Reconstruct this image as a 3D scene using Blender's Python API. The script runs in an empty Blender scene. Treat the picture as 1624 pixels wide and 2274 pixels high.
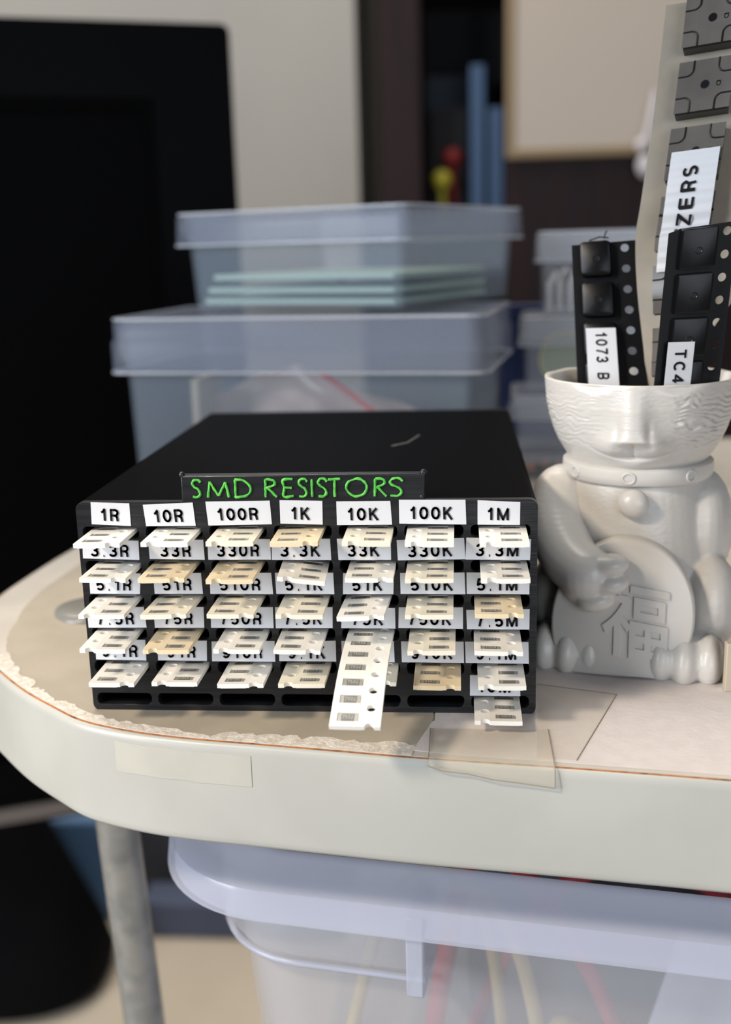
import bpy, bmesh, math, random
from mathutils import Vector, Matrix, noise
random.seed(7)
R = math.radians
S = 0.001                      # everything below is written in millimetres
sc = bpy.context.scene
C = sc.collection

# ------------------------------------------------------------------ camera, world, lights, exposure
cam_d = bpy.data.cameras.new('camera'); cam = bpy.data.objects.new('camera', cam_d); C.objects.link(cam)
yaw, pitch, roll = R(-5.09917), R(13.64147), R(-1.5583)
fwd = Vector((math.sin(yaw)*math.cos(pitch), math.cos(yaw)*math.cos(pitch), -math.sin(pitch)))
rgt = Vector((math.cos(yaw), -math.sin(yaw), 0)); upv = rgt.cross(fwd)
r2 = math.cos(roll)*rgt + math.sin(roll)*upv; u2 = -math.sin(roll)*rgt + math.cos(roll)*upv
M = Matrix((r2, u2, -fwd)).transposed().to_4x4()
M.translation = Vector((66.9365, -180.4339, 80.9479))*S
cam.matrix_world = M
cam_d.sensor_fit = 'HORIZONTAL'; cam_d.sensor_width = 36
cam_d.lens = 36*2423.69/1624
cam_d.clip_start = 0.005; cam_d.clip_end = 50
cam_d.dof.use_dof = True; cam_d.dof.focus_distance = 0.187; cam_d.dof.aperture_fstop = 19
sc.camera = cam

w = bpy.data.worlds.new('world'); sc.world = w; w.use_nodes = True
w.node_tree.nodes['Background'].inputs[0].default_value = (0.62, 0.70, 0.82, 1)
w.node_tree.nodes['Background'].inputs[1].default_value = 0.05

def aim(o, target):
    o.rotation_euler = (Vector(target)*S - o.location).to_track_quat('-Z', 'Y').to_euler()
def lamp(name, kind, loc, target, power, color, **kw):
    d = bpy.data.lights.new(name, kind); d.energy = power; d.color = color
    for k, v in kw.items(): setattr(d, k, v)
    o = bpy.data.objects.new(name, d); C.objects.link(o); o.location = Vector(loc)*S; aim(o, target); return o
lamp('desk_lamp_light', 'SPOT', (-206, -202, 282), (34, 20, 8), 5.0, (1.0, 0.85, 0.67),
     spot_size=R(27.6), spot_blend=0.08, shadow_soft_size=0.026)
lamp('window_light', 'AREA', (-1050, -640, 330), (60, 20, 10), 17, (0.84, 0.91, 1.0), size=0.6)
lamp('front_fill_light', 'AREA', (500, -1000, 220), (60, 20, 10), 4.5, (0.84, 0.91, 1.0), size=0.6)  # weak fill added at the front to lift labels and cat, no real window
lamp('ceiling_light', 'AREA', (-100, 800, 1900), (0, 900, 0), 28, (1.0, 0.94, 0.86), size=1.2)
lamp('wall_fill_light', 'AREA', (-700, 800, 1100), (-200, 1500, 250), 8, (1.0, 0.95, 0.88), size=0.5)  # unseen fill added to brighten the back wall, no real lamp

sc.view_settings.view_transform = 'Standard'; sc.view_settings.look = 'None'
sc.view_settings.exposure = 0.0; sc.view_settings.gamma = 1.0; sc.view_settings.use_curve_mapping = False
sc.cycles.transparent_max_bounces = 40; sc.cycles.max_bounces = 12
try: sc.cycles.use_denoising = True
except Exception: pass

# ------------------------------------------------------------------ materials
def lin(c):
    f = lambda v: (v/255/12.92) if v <= 10 else ((v/255+0.055)/1.055)**2.4
    return (f(c[0]), f(c[1]), f(c[2]), 1)
def mat(name, col, rough=0.5, spec=0.5, metal=0.0, col2=None, nscale=200, ndetail=4, bump=0.0, bscale=800, sss=0, coat=0, stretch=None, lo=0.4, hi=0.6):
    m = bpy.data.materials.new(name); m.use_nodes = True
    nt = m.node_tree; b = nt.nodes['Principled BSDF']
    b.inputs['Base Color'].default_value = lin(col); b.inputs['Roughness'].default_value = rough
    b.inputs['Specular IOR Level'].default_value = spec; b.inputs['Metallic'].default_value = metal
    b.inputs['Coat Weight'].default_value = coat
    if sss:
        b.inputs['Subsurface Weight'].default_value = sss; b.inputs['Subsurface Scale'].default_value = 0.002
        b.inputs['Subsurface Radius'].default_value = (1, .85, .7)
    tc = nt.nodes.new('ShaderNodeTexCoord'); src = tc.outputs['Object']
    if stretch:
        mp = nt.nodes.new('ShaderNodeMapping'); mp.inputs['Scale'].default_value = stretch
        nt.links.new(src, mp.inputs['Vector']); src = mp.outputs['Vector']
    if col2:
        n = nt.nodes.new('ShaderNodeTexNoise'); n.inputs['Scale'].default_value = nscale; n.inputs['Detail'].default_value = ndetail
        nt.links.new(src, n.inputs['Vector'])
        cr = nt.nodes.new('ShaderNodeValToRGB'); cr.color_ramp.elements[0].position = lo; cr.color_ramp.elements[1].position = hi
        cr.color_ramp.elements[0].color = lin(col); cr.color_ramp.elements[1].color = lin(col2)
        nt.links.new(n.outputs['Fac'], cr.inputs['Fac']); nt.links.new(cr.outputs['Color'], b.inputs['Base Color'])
    if bump:
        n2 = nt.nodes.new('ShaderNodeTexNoise'); n2.inputs['Scale'].default_value = bscale; n2.inputs['Detail'].default_value = 5
        nt.links.new(src, n2.inputs['Vector'])
        bp = nt.nodes.new('ShaderNodeBump'); bp.inputs['Strength'].default_value = bump; bp.inputs['Distance'].default_value = 0.0004
        nt.links.new(n2.outputs['Fac'], bp.inputs['Height']); nt.links.new(bp.outputs['Normal'], b.inputs['Normal'])
    return m
def clear(name, col, opacity, rough=0.2, spec=0.6, col2=None):
    m = mat(name, col, rough, spec, bump=0.05, bscale=60, col2=col2, nscale=30)
    nt = m.node_tree; b = nt.nodes['Principled BSDF']; out = nt.nodes['Material Output']
    t = nt.nodes.new('ShaderNodeBsdfTransparent'); mx = nt.nodes.new('ShaderNodeMixShader')
    mx.inputs['Fac'].default_value = opacity
    nt.links.new(t.outputs[0], mx.inputs[1]); nt.links.new(b.outputs[0], mx.inputs[2]); nt.links.new(mx.outputs[0], out.inputs['Surface'])
    return m

M_black = mat('black_print_plastic', (24, 25, 28), 0.34, 0.5, bump=0.25, bscale=900, stretch=(0.15, 0.15, 3), col2=(34, 35, 38), nscale=300)
M_black_top = mat('black_print_smooth', (9, 9, 11), 0.5, 0.012, bump=0.05, bscale=1500, stretch=(1, .1, 1))
M_green = mat('green_print_plastic', (70, 175, 62), 0.35, 0.5, col2=(100, 205, 80), nscale=900)
M_label = mat('white_label_film', (219, 220, 224), 0.35, 0.4)
M_ink = mat('black_ink', (22, 20, 24), 0.6, 0.2)
M_tape = [mat('white_paper_tape', (248, 245, 238), 0.6, 0.3, bump=0.15, bscale=2500),
          mat('cream_paper_tape', (244, 237, 219), 0.6, 0.3, bump=0.15, bscale=2500),
          mat('tan_paper_tape', (238, 220, 186), 0.6, 0.3, bump=0.15, bscale=2500)]
M_film = clear('cover_film', (246, 242, 232), 0.10, 0.25)
M_res = mat('resistor_black', (34, 33, 33), 0.5)
M_term = mat('resistor_terminal', (138, 133, 124), 0.35, metal=0.4)
M_mark = mat('white_marking', (190, 188, 180), 0.6)
M_cat = mat('white_print_plastic', (210, 206, 200), 0.30, 0.5, bump=0.22, bscale=700, stretch=(1, 1, 2.5), sss=0.25)
M_cat_fine = mat('white_print_plastic_smooth', (210, 206, 200), 0.32, 0.5, bump=0.06, bscale=900, sss=0.25)
M_tab = mat('white_table_laminate', (208, 201, 190), 0.42, 0.4, col2=(200, 193, 182), nscale=60, bump=0.05, bscale=500)
M_rim = mat('white_edge_band', (190, 189, 182), 0.36, 0.5, col2=(184, 183, 176), nscale=40)
M_beige = mat('beige_contact_paper', (183, 173, 156), 0.5, 0.35, col2=(175, 165, 149), nscale=70, bump=0.12, bscale=350)
M_torn = mat('torn_white_paper', (226, 220, 210), 0.85, 0.2, col2=(206, 196, 184), nscale=700, bump=0.4, bscale=1500)
M_seam = mat('brown_particle_edge', (178, 120, 74), 0.8, 0.2, col2=(110, 66, 40), nscale=500, lo=.45, hi=.7)
M_sheet = mat('white_paper_sheet', (220, 212, 208), 0.7, 0.2, col2=(216, 207, 204), nscale=300, bump=0.12, bscale=900)
M_tapefilm = clear('clear_sticky_tape', (222, 214, 196), 0.22, 0.25)
M_filmline = mat('dirty_tape_border', (150, 138, 122), 0.7)
M_glue = mat('grey_rubber', (128, 126, 120), 0.3, 0.5)
M_steel = mat('zinc_tube', (178, 178, 176), 0.34, 0.5, metal=0.7, col2=(150, 152, 152), nscale=120, bump=0.05)
M_shelf = mat('white_shelf_board', (190, 180, 168), 0.6)
M_box = clear('clear_box_plastic', (158, 170, 184), 0.21, 0.2, 0.4)
M_smallbox = clear('small_box_plastic', (196, 200, 208), 0.14, 0.2, 0.5)
M_lid = clear('clear_lid_plastic', (164, 170, 188), 0.22, 0.2, 0.35)
M_lidshine = clear('lid_highlight_plastic', (214, 218, 226), 0.5, 0.15, 0.8)  # paler, denser plastic that puts the bright edge highlights of the lids into colour
M_smalllid = clear('small_lid_plastic', (206, 208, 214), 0.3, 0.2, 0.5)
M_bin = clear('milky_bin_plastic', (214, 214, 220), 0.30, 0.22, 0.6)
M_binrim = clear('milky_rim_plastic', (196, 200, 218), 0.55, 0.2, 0.7)
M_pcb = mat('pale_green_board', (196, 222, 206), 0.45)
M_bag = clear('clear_bag_film', (222, 200, 192), 0.62, 0.25, 0.8)
M_red = mat('red_zip', (206, 60, 56), 0.5)
M_redwire = mat('red_wire', (196, 70, 84), 0.5)
M_ywire = mat('yellow_wire', (214, 190, 130), 0.5)
M_dark = mat('dark_grey_stuff', (84, 86, 94), 0.6)
M_tv = mat('tv_black', (4, 4, 6), 0.5, 0.06)
M_screen = mat('tv_screen', (5, 5, 6), 0.6, 0.04)
M_tvtrim = mat('silver_trim', (128, 120, 116), 0.4, metal=0.4)
M_wall = mat('grey_wall_paint', (168, 164, 158), 0.85, 0.2, col2=(160, 157, 152), nscale=2)
M_floor = mat('beige_floor', (216, 202, 182), 0.5, 0.3, col2=(206, 192, 172), nscale=4)
M_wood = mat('dark_red_wood', (36, 15, 15), 0.5, 0.3, col2=(24, 11, 13), nscale=8, stretch=(6, 6, .6))
M_inner = mat('bookcase_inside', (24, 24, 30), 0.7)
M_blue = mat('blue_card', (92, 128, 168), 0.6)
M_book = mat('blue_book_cover', (60, 86, 120), 0.6)
M_navy = mat('navy_card', (24, 42, 92), 0.6)
M_board = mat('warm_white_board', (192, 180, 168), 0.35, 0.4)
M_frame = mat('tan_wood_frame', (150, 130, 100), 0.5)
M_fabric = mat('black_fabric', (7, 8, 12), 0.8, 0.1, col2=(12, 13, 16), nscale=5)
M_grey = mat('grey_carton', (104, 112, 126), 0.7)
M_redtoy = mat('red_toy', (140, 30, 34), 0.5)
M_yel = mat('yellow_toy', (170, 160, 40), 0.5)
M_silver = mat('silver_metal', (206, 204, 200), 0.3, metal=0.5)
M_ring = mat('yellow_spool_rim', (214, 206, 92), 0.35)
M_spool = mat('sage_green_disc', (150, 162, 134), 0.5)
M_orange = mat('orange_ceramic', (220, 130, 60), 0.45)
M_brown = mat('brown_parts', (84, 72, 58), 0.6)
M_carrier = mat('black_carrier_tape', (11, 11, 14), 0.42, 0.25, bump=0.04)
M_pocket = mat('black_carrier_pocket', (13, 13, 15), 0.34, 0.28, bump=0.05, bscale=400)
M_buzcar = mat('smoky_carrier_tape', (150, 142, 130), 0.45, 0.4, col2=(158, 148, 132), nscale=200)
M_buzface = mat('smoky_pocket_face', (112, 106, 100), 0.28, 0.6, col2=(92, 88, 84), nscale=70, bump=0.12, bscale=120)
M_buzside = mat('black_buzzer_side', (12, 12, 14), 0.35, 0.5)
M_card = mat('beige_card', (190, 178, 158), 0.6)
M_white = mat('white_plastic', (216, 212, 218), 0.4)

# ------------------------------------------------------------------ mesh helpers (mm)
class G:
    def __init__(s): s.v, s.f, s.m = [], [], []
    def add(s, vs, fs, mi=0):
        o = len(s.v); s.v += [tuple(p) for p in vs]; s.f += [tuple(i+o for i in f) for f in fs]; s.m += [mi]*len(fs)
    def box(s, x0, x1, y0, y1, z0, z1, mi=0):
        s.add([(x0,y0,z0),(x1,y0,z0),(x1,y1,z0),(x0,y1,z0),(x0,y0,z1),(x1,y0,z1),(x1,y1,z1),(x0,y1,z1)],
              [(0,3,2,1),(4,5,6,7),(0,1,5,4),(1,2,6,5),(2,3,7,6),(3,0,4,7)], mi)
    def loft(s, rings, close=True, cap0=True, cap1=True, mi=0):
        n = len(rings[0]); vs = [p for r in rings for p in r]; fs = []
        for k in range(len(rings)-1):
            for i in range(n if close else n-1):
                j = (i+1) % n; fs.append((k*n+i, k*n+j, (k+1)*n+j, (k+1)*n+i))
        if cap0: fs.append(tuple(range(n-1, -1, -1)))
        if cap1: fs.append(tuple((len(rings)-1)*n+i for i in range(n)))
        s.add(vs, fs, mi)
    def ring_loft(s, rings, mi=0):     # closed in both directions
        n = len(rings[0]); m = len(rings); vs = [p for r in rings for p in r]
        s.add(vs, [(k*n+i, k*n+(i+1) % n, ((k+1) % m)*n+(i+1) % n, ((k+1) % m)*n+i) for k in range(m) for i in range(n)], mi)
    def tube(s, pts, r, n=10, mi=0, rr=None):
        pts = [Vector(p) for p in pts]; rings = []; nrm = None
        for i, p in enumerate(pts):
            t = (pts[min(i+1, len(pts)-1)] - pts[max(i-1, 0)]).normalized()
            if nrm is None: nrm = t.orthogonal().normalized()
            nrm = (nrm - t*nrm.dot(t)).normalized(); b = t.cross(nrm)
            q = rr[i] if rr else r
            rings.append([p + nrm*q*math.cos(2*math.pi*k/n) + b*q*math.sin(2*math.pi*k/n) for k in range(n)])
        s.loft(rings, mi=mi)
    def ball(s, c, rad, n=24, rot=None, mi=0):
        rad = rad if isinstance(rad, (tuple, list)) else (rad,)*3
        vs, fs = [], []; h = n//2
        for i in range(1, h):
            a = math.pi*i/h
            for k in range(n):
                b = 2*math.pi*k/n; vs.append(Vector((rad[0]*math.sin(a)*math.cos(b), rad[1]*math.sin(a)*math.sin(b), rad[2]*math.cos(a))))
        vs.append(Vector((0,0,rad[2]))); vs.append(Vector((0,0,-rad[2]))); T, B = len(vs)-2, len(vs)-1
        for i in range(h-2):
            for k in range(n): fs.append((i*n+k, (i+1)*n+k, (i+1)*n+(k+1) % n, i*n+(k+1) % n))
        for k in range(n): fs.append((T, k, (k+1) % n)); fs.append((B, (h-2)*n+(k+1) % n, (h-2)*n+k))
        q = rot.to_matrix() if rot else Matrix.Identity(3)
        s.add([q @ v + Vector(c) for v in vs], fs, mi)
    def disc(s, c, r, axis, h, n=24, mi=0):
        a = Vector(axis).normalized(); u = a.orthogonal().normalized(); w = a.cross(u); c = Vector(c)
        s.loft([[c + a*t + r*(u*math.cos(2*math.pi*k/n) + w*math.sin(2*math.pi*k/n)) for k in range(n)] for t in (0, h)], mi=mi)

def link(name, me, parent=None, loc=(0,0,0), rot=(0,0,0)):
    o = bpy.data.objects.new(name, me); C.objects.link(o)
    if parent: o.parent = parent
    o.location = Vector(loc)*S; o.rotation_euler = rot
    return o
def obj(name, g, mats, parent=None, loc=(0,0,0), rot=(0,0,0), smooth=35, bevel=0, seg=2, remesh=0, fn=None):
    if isinstance(g, bmesh.types.BMesh):
        vs = [v.co.copy() for v in g.verts]; g.verts.index_update()
        fs = [tuple(v.index for v in f.verts) for f in g.faces]; mi = [f.material_index for f in g.faces]; g.free()
    else: vs, fs, mi = [Vector(v) for v in g.v], g.f, g.m
    if remesh:
        me = bpy.data.meshes.new('t'); me.from_pydata([tuple(v) for v in vs], [], fs)
        t = bpy.data.objects.new('t', me); C.objects.link(t)
        a = t.modifiers.new('r', 'REMESH'); a.mode = 'VOXEL'; a.voxel_size = remesh
        b = t.modifiers.new('s', 'SMOOTH'); b.iterations = 6; b.factor = 0.5
        dg = bpy.context.evaluated_depsgraph_get(); e = bpy.data.meshes.new_from_object(t.evaluated_get(dg))
        vs = [v.co.copy() for v in e.vertices]; fs = [tuple(p.vertices) for p in e.polygons]; mi = [0]*len(fs)
        bpy.data.objects.remove(t); bpy.data.meshes.remove(me); bpy.data.meshes.remove(e)
    if fn: vs = [Vector(fn(v)) for v in vs]
    me = bpy.data.meshes.new(name); me.from_pydata([tuple(v*S) for v in vs], [], fs)
    for m in (mats if isinstance(mats, (list, tuple)) else [mats]): me.materials.append(m)
    me.polygons.foreach_set('material_index', mi)
    bm = bmesh.new(); bm.from_mesh(me); bmesh.ops.recalc_face_normals(bm, faces=bm.faces); bm.to_mesh(me); bm.free()
    me.update()
    if smooth:
        me.shade_smooth() if hasattr(me, 'shade_smooth') else None
        me.set_sharp_from_angle(angle=R(smooth))
    o = link(name, me, parent, loc, rot)
    if bevel:
        b = o.modifiers.new('edge', 'BEVEL'); b.width = bevel*S; b.segments = seg; b.limit_method = 'ANGLE'; b.angle_limit = R(40)
    return o
def tag(o, label, cat, group=None):
    o['label'] = label; o['category'] = cat
    if group: o['group'] = group
    return o
def thing(name, label, cat, loc=(0,0,0), rotz=0, group=None, rot=None):
    o = bpy.data.objects.new(name, None); C.objects.link(o); o.empty_display_size = 0.01
    o.location = Vector(loc)*S; o.rotation_euler = rot if rot else (0, 0, rotz)
    return tag(o, label, cat, group)
def struct(o): o['kind'] = 'structure'; return o

def spline(pts, n=8, closed=False):
    P = [Vector(p) for p in pts]; out = []; N = len(P)
    rng = range(N if closed else N-1)
    for i in rng:
        p0 = P[(i-1) % N] if closed else P[max(i-1, 0)]; p1 = P[i]; p2 = P[(i+1) % N]; p3 = P[(i+2) % N] if closed else P[min(i+2, N-1)]
        for k in range(n):
            t = k/n
            out.append(0.5*((2*p1)+(p2-p0)*t+(2*p0-5*p1+4*p2-p3)*t*t+(3*p1-p0-3*p2+p3)*t**3))
    if not closed: out.append(P[-1])
    return out
def rrect(x0, x1, y0, y1, r, n=6):
    out = []
    for cx, cy, a0 in ((x1-r, y0+r, -90), (x1-r, y1-r, 0), (x0+r, y1-r, 90), (x0+r, y0+r, 180)):
        for k in range(n+1):
            a = R(a0+90*k/n); out.append((cx+r*math.cos(a), cy+r*math.sin(a)))
    return out
def circle(cx, cy, r, n=20): return [(cx+r*math.cos(2*math.pi*k/n), cy+r*math.sin(2*math.pi*k/n)) for k in range(n)]
def plate(outer, holes, t, cuts=None):
    """flat plate in local x,y from w=0 down to w=-t with through holes; cuts: y values where it is split so that it can bend"""
    bm = bmesh.new(); edges = []
    for loop in [outer]+list(holes):
        vs = [bm.verts.new((p[0], p[1], 0)) for p in loop]
        edges += [bm.edges.new((vs[i], vs[(i+1) % len(vs)])) for i in range(len(vs))]
    bmesh.ops.triangle_fill(bm, use_beauty=True, edges=edges)
    r = bmesh.ops.extrude_face_region(bm, geom=bm.faces[:])
    for e in r['geom']:
        if isinstance(e, bmesh.types.BMVert): e.co.z -= t
    for c in cuts or []:
        bmesh.ops.bisect_plane(bm, geom=bm.verts[:]+bm.edges[:]+bm.faces[:], plane_co=(0, c, 0), plane_no=(0, 1, 0))
    return bm
def A(cx, cy, rx, ry, a0, a1, n=14): return [(cx+rx*math.cos(R(a0+(a1-a0)*k/n)), cy+ry*math.sin(R(a0+(a1-a0)*k/n))) for k in range(n+1)]
GLYPH = {'0': (.62, [A(.31,.5,.24,.43,0,360)]), '1': (.5, [[(.08,.7),(.2,.75),(.32,.95),(.32,0)]]),
 '2': (.62, [A(.3,.68,.22,.25,170,-35)+[(.08,.07),(.56,.07)]]), '3': (.62, [A(.3,.7,.2,.23,165,-90)[:-1]+A(.3,.28,.23,.22,88,-160)]),
 '4': (.62, [[(.43,0),(.43,.92),(.06,.27),(.6,.27)]]), '5': (.62, [[(.53,.93),(.16,.93),(.1,.47)]+A(.31,.31,.23,.25,135,-150)]),
 '7': (.6, [[(.05,.93),(.55,.93),(.36,.55),(.25,0)]]), '8': (.62, [A(.31,.71,.19,.22,0,360), A(.31,.27,.24,.21,0,360)]),
 '9': (.62, [A(.31,.65,.22,.28,0,360), [(.53,.65),(.5,.3),(.4,.1),(.25,.06),(.1,.2)]]),
 '.': (.34, [[(.13,.04),(.21,.04)]]), ' ': (.55, []),
 'R': (.68, [[(.1,0),(.1,.93),(.36,.93)]+A(.38,.7,.2,.23,90,-90)+[(.1,.47)], [(.36,.47),(.52,.36),(.55,0)]]),
 'K': (.68, [[(.1,0),(.1,1)], [(.58,.99),(.12,.4)], [(.27,.58),(.62,0)]]), 'M': (.86, [[(.1,0),(.1,.95),(.43,.05),(.76,.95),(.76,0)]]),
 'B': (.68, [[(.1,.47),(.1,.93),(.36,.93)]+A(.37,.7,.2,.23,90,-90)+[(.1,.47),(.1,.07),(.36,.07)]+A(.37,.27,.22,.2,-90,90)]),
 'T': (.66, [[(.04,.93),(.62,.93)], [(.33,.93),(.33,0)]]), 'C': (.72, [A(.38,.5,.29,.43,42,318)]),
 'U': (.68, [[(.1,1),(.1,.32)]+A(.34,.31,.24,.25,180,360)+[(.58,1)]]), 'Z': (.66, [[(.06,.93),(.58,.93),(.06,.07),(.6,.07)]]),
 'E': (.64, [[(.56,.93),(.1,.93),(.1,.07),(.57,.07)], [(.1,.51),(.52,.51)]]),
 'S': (.66, [A(.33,.71,.22,.22,35,270)[:-1]+A(.33,.28,.23,.21,90,-145)]), 'a': (.6, [A(.28,.3,.22,.24,0,360), [(.52,.6),(.52,.04)]])}
def text2d(s, cap, gap=.19, wt=.17):
    """printed lettering of even strokes: flat vertices and faces, left-bottom at 0,0, capital height = cap"""
    g = G(); x = 0
    for ch in s:
        wd, strokes = GLYPH[ch]
        for st in strokes:
            p = [Vector(((x+a*.93)*1.1, b*.93+.035, 0)) for a, b in st]
            for a, b in zip(p, p[1:]):
                d = (b-a); 
                if d.length < 1e-6: continue
                n_ = Vector((-d.y, d.x, 0)).normalized()*wt/2; g.add([a+n_, b+n_, b-n_, a-n_], [(0, 1, 2, 3)])
            for q in p[1:-1]: g.add([q+Vector((math.cos(t), math.sin(t), 0))*wt/2 for t in [math.pi*k/5 for k in range(10)]], [tuple(range(10))])
        x += wd*.93+gap
    vs = [Vector(v)*cap for v in g.v]; x0 = min(v.x for v in vs); x1 = max(v.x for v in vs)
    return [Vector((v.x-x0, v.y, 0)) for v in vs], g.f, x1-x0
def font2d(s, cap, offset, extrude):
    c = bpy.data.curves.new('t', 'FONT'); c.body = s; c.size = cap/0.69; c.offset = offset; c.resolution_u = 5; c.extrude = extrude
    o = bpy.data.objects.new('t', c); C.objects.link(o)
    dg = bpy.context.evaluated_depsgraph_get(); e = o.evaluated_get(dg); m = e.to_mesh()
    vs = [v.co.copy() for v in m.vertices]; fs = [tuple(p.vertices) for p in m.polygons]
    e.to_mesh_clear(); bpy.data.objects.remove(o); bpy.data.curves.remove(c)
    return vs, fs

# ------------------------------------------------------------------ the room
g = G(); g.box(-2500, 2500, -1500, 1500, -640, -600); struct(obj('floor', g, M_floor))
g = G(); g.loft([[(x, y, z) for x, y in ((-2500, 1300), (-62, 1300), (-62, 1500), (2500, 1500), (2500, 1560), (-2500, 1560))] for z in (-600, 2100)]); struct(obj('wall_back', g, M_wall, smooth=0))
g = G(); g.box(-2500, -62, 1284, 1300, -600, -520); struct(obj('baseboard_back', g, M_white))

# ------------------------------------------------------------------ the table
OUT = [(400,-68),(250,-45.5),(170,-33.6),(108,-24.3),(93,-22.2),(80,-20.5),(61.4,-18.3),(45.6,-15.9),(31.5,-13.7),(20.3,-12.0),(10,-9.6),(-.9,-5.3),(-9.6,1.4),(-17.8,8.7),
       (-26,17.6),(-35,28.5),(-42,41),(-45.6,54),(-46.8,68),(-46.2,82),(-44.6,100),(-42.4,118),(-41.5,140),(-41,170),(-38,200),(-25,232),(15,255),(80,268),(200,280),(400,290)]
TOPX = [p for p in spline([(x, y, 0) for x, y in OUT], 6)]
def offset(loop, d):
    n = len(loop); out = []
    for i in range(n):
        t = (loop[(i+1) % n]-loop[i-1]); nn = Vector((t.y, -t.x, 0)).normalized()
        out.append(loop[i]+nn*d)
    return out
def inset(d): return offset(TOPX, d)      # outline runs clockwise seen from above: positive d goes inwards
ctr = Vector((100, 100, 0))
if (inset(1)[40]-ctr).length > (TOPX[40]-ctr).length:
    _i = inset
    def inset(d): return offset(TOPX, -d)
def at_z(loop, z): return [Vector((p.x, p.y, z)) for p in loop]
table = thing('side_table', 'white side table with a rounded corner and worn beige top on a metal tube leg', 'table', (0, 0, -600))
DZ = 600
g = G()
g.loft([at_z(inset(1.2), -19.3+DZ), at_z(inset(.5), -19.2+DZ), at_z(inset(.12), -18.6+DZ), at_z(inset(0), -17.6+DZ), at_z(inset(0), -1.6+DZ), at_z(inset(.12), -.7+DZ), at_z(inset(.5), -.25+DZ), at_z(inset(.85), -.2+DZ)], cap1=False)
obj('edge_band', g, M_rim, table, smooth=60)
g = G(); g.loft([at_z(inset(.85), -.6+DZ), at_z(inset(.85), -.18+DZ), at_z(inset(1.25), -.1+DZ), at_z(inset(1.25), -.6+DZ)], cap0=False, cap1=False)
obj('seam', g, M_seam, table)
g = G(); g.loft([at_z(inset(1.25), -1+DZ), at_z(inset(1.25), DZ)]); obj('tabletop', g, M_tab, table)
# old contact paper with a torn outer edge
base = inset(1.0); paper = []; torn = []
for i, p in enumerate(base):
    if p.x > 61 and p.y < 0: continue
    if p.y > 90 and p.x > 58: continue
    paper.append(p)
def walk(loop, step=0.9):
    out = []
    for a, b in zip(loop, loop[1:]):
        k = max(1, int((b-a).length/step)); out += [a.lerp(b, j/k) for j in range(k)]
    return out+[loop[-1]]
def inward(loop):
    out = []
    for i, p in enumerate(loop):
        t = loop[min(i+1, len(loop)-1)]-loop[max(i-1, 0)]; n = Vector((t.y, -t.x, 0)).normalized()
        q = p+n
        out.append(n if (q-ctr).length < (p-ctr).length else -n)
    return out
edge = walk(paper); nrm = inward(edge); inner = []; outer_t = []
for i, (p, n) in enumerate(zip(edge, nrm)):
    side = min(1, max(0, (p.y-15)/30))                          # the sheet stops further in along the end of the table
    d = 2.0 + 7.0*side + (1-side)*(2.0*noise.noise((i*.17, 3, 0)) + 1.4*noise.noise((i*.6, 9, 0)) + .7*noise.noise((i*1.7, 4, 0)))
    if p.x > 30 and p.y < 0: d += 1.6*min(1, (p.x-30)/12)
    inner.append(p+n*max(.5, d))
    d2 = .15+.45*abs(noise.noise((i*.6, 5, 0))); outer_t.append((p+n*d2, p+n*(max(d2+.3, d+.4)), side, i))
pl = plate([(p.x, p.y) for p in inner]+[(62, 108), (62, -3)], [], .12)
obj('contact_paper', pl, M_beige, table, loc=(0, 0, DZ+.16))
g = G(); row = [o for o in outer_t if o[2] < .35]
rings = [[(a.x, a.y, DZ+.02), (a.x, a.y, DZ+.06+.12*abs(noise.noise((i*.9, 1, 4)))), ((a+b).x/2, (a+b).y/2, DZ+.12+.35*abs(noise.noise((i*.8, 2, 8)))), (b.x, b.y, DZ+.22), (b.x, b.y, DZ+.02)] for a, b, s_, i in row]
g.loft(rings); obj('torn_paper_edge', g, M_torn, table)
g = G(); g.tube([(-20.6, 60, DZ-19.3), (-17.9, 60, DZ-80), (6, 60, 0)], 5.2, 24); lg = obj('leg', g, M_steel, table, smooth=60)
g = G(); g.disc((-20.4, 60, DZ-21.8), 11, (0, 0, 1), 2.5); obj('leg_flange', g, M_steel, table)
g = G(); g.tube([(300, 60, DZ-19.3), (290, 60, 0)], 5.2, 24); obj('leg', g, M_steel, table, smooth=60)
g = G(); g.box(22, 396, -6, 232, DZ-182, DZ-174); obj('lower_shelf', g, M_shelf, table, bevel=1)
# tape remnants that belong to the table surface and stay stuck on it
def rimpatch(i0, i1, z0, z1, d, name, m, lab, jag=0):
    g = G(); L = [p for p in TOPX if True][i0:i1]; n = inward(L); rows = []
    for k in range(5):
        z = z0+(z1-z0)*k/4
        rows.append([p-q*(d)+Vector((0, 0, z+(jag*noise.noise((j*.5, k, 2)) if k in (0, 4) else 0))) for j, (p, q) in enumerate(zip(L, n))])
    back = [[p-q*.02 for p, q in zip(r, n)] for r in rows]
    back = [[p+q*(d-.02) for p, q in zip(r, n)] for r in rows]
    g.loft(rows+back[::-1], close=False, cap0=False, cap1=False)
    return tag(obj(name, g, m), lab, 'tape')

# rim strip of yellowed tape
idx = [i for i, p in enumerate(TOPX) if 6 < p.x < 33 and p.y < 0]
M_rimtape = mat('yellowed_tape', (196, 193, 182), 0.3, 0.5, col2=(191, 188, 177), nscale=120)
rimpatch(min(idx), max(idx)+1, -7.6, -1.9, .09, 'sticky_tape', M_rimtape, 'long strip of yellowed tape stuck along the table edge below the organizer', .25)

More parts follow.
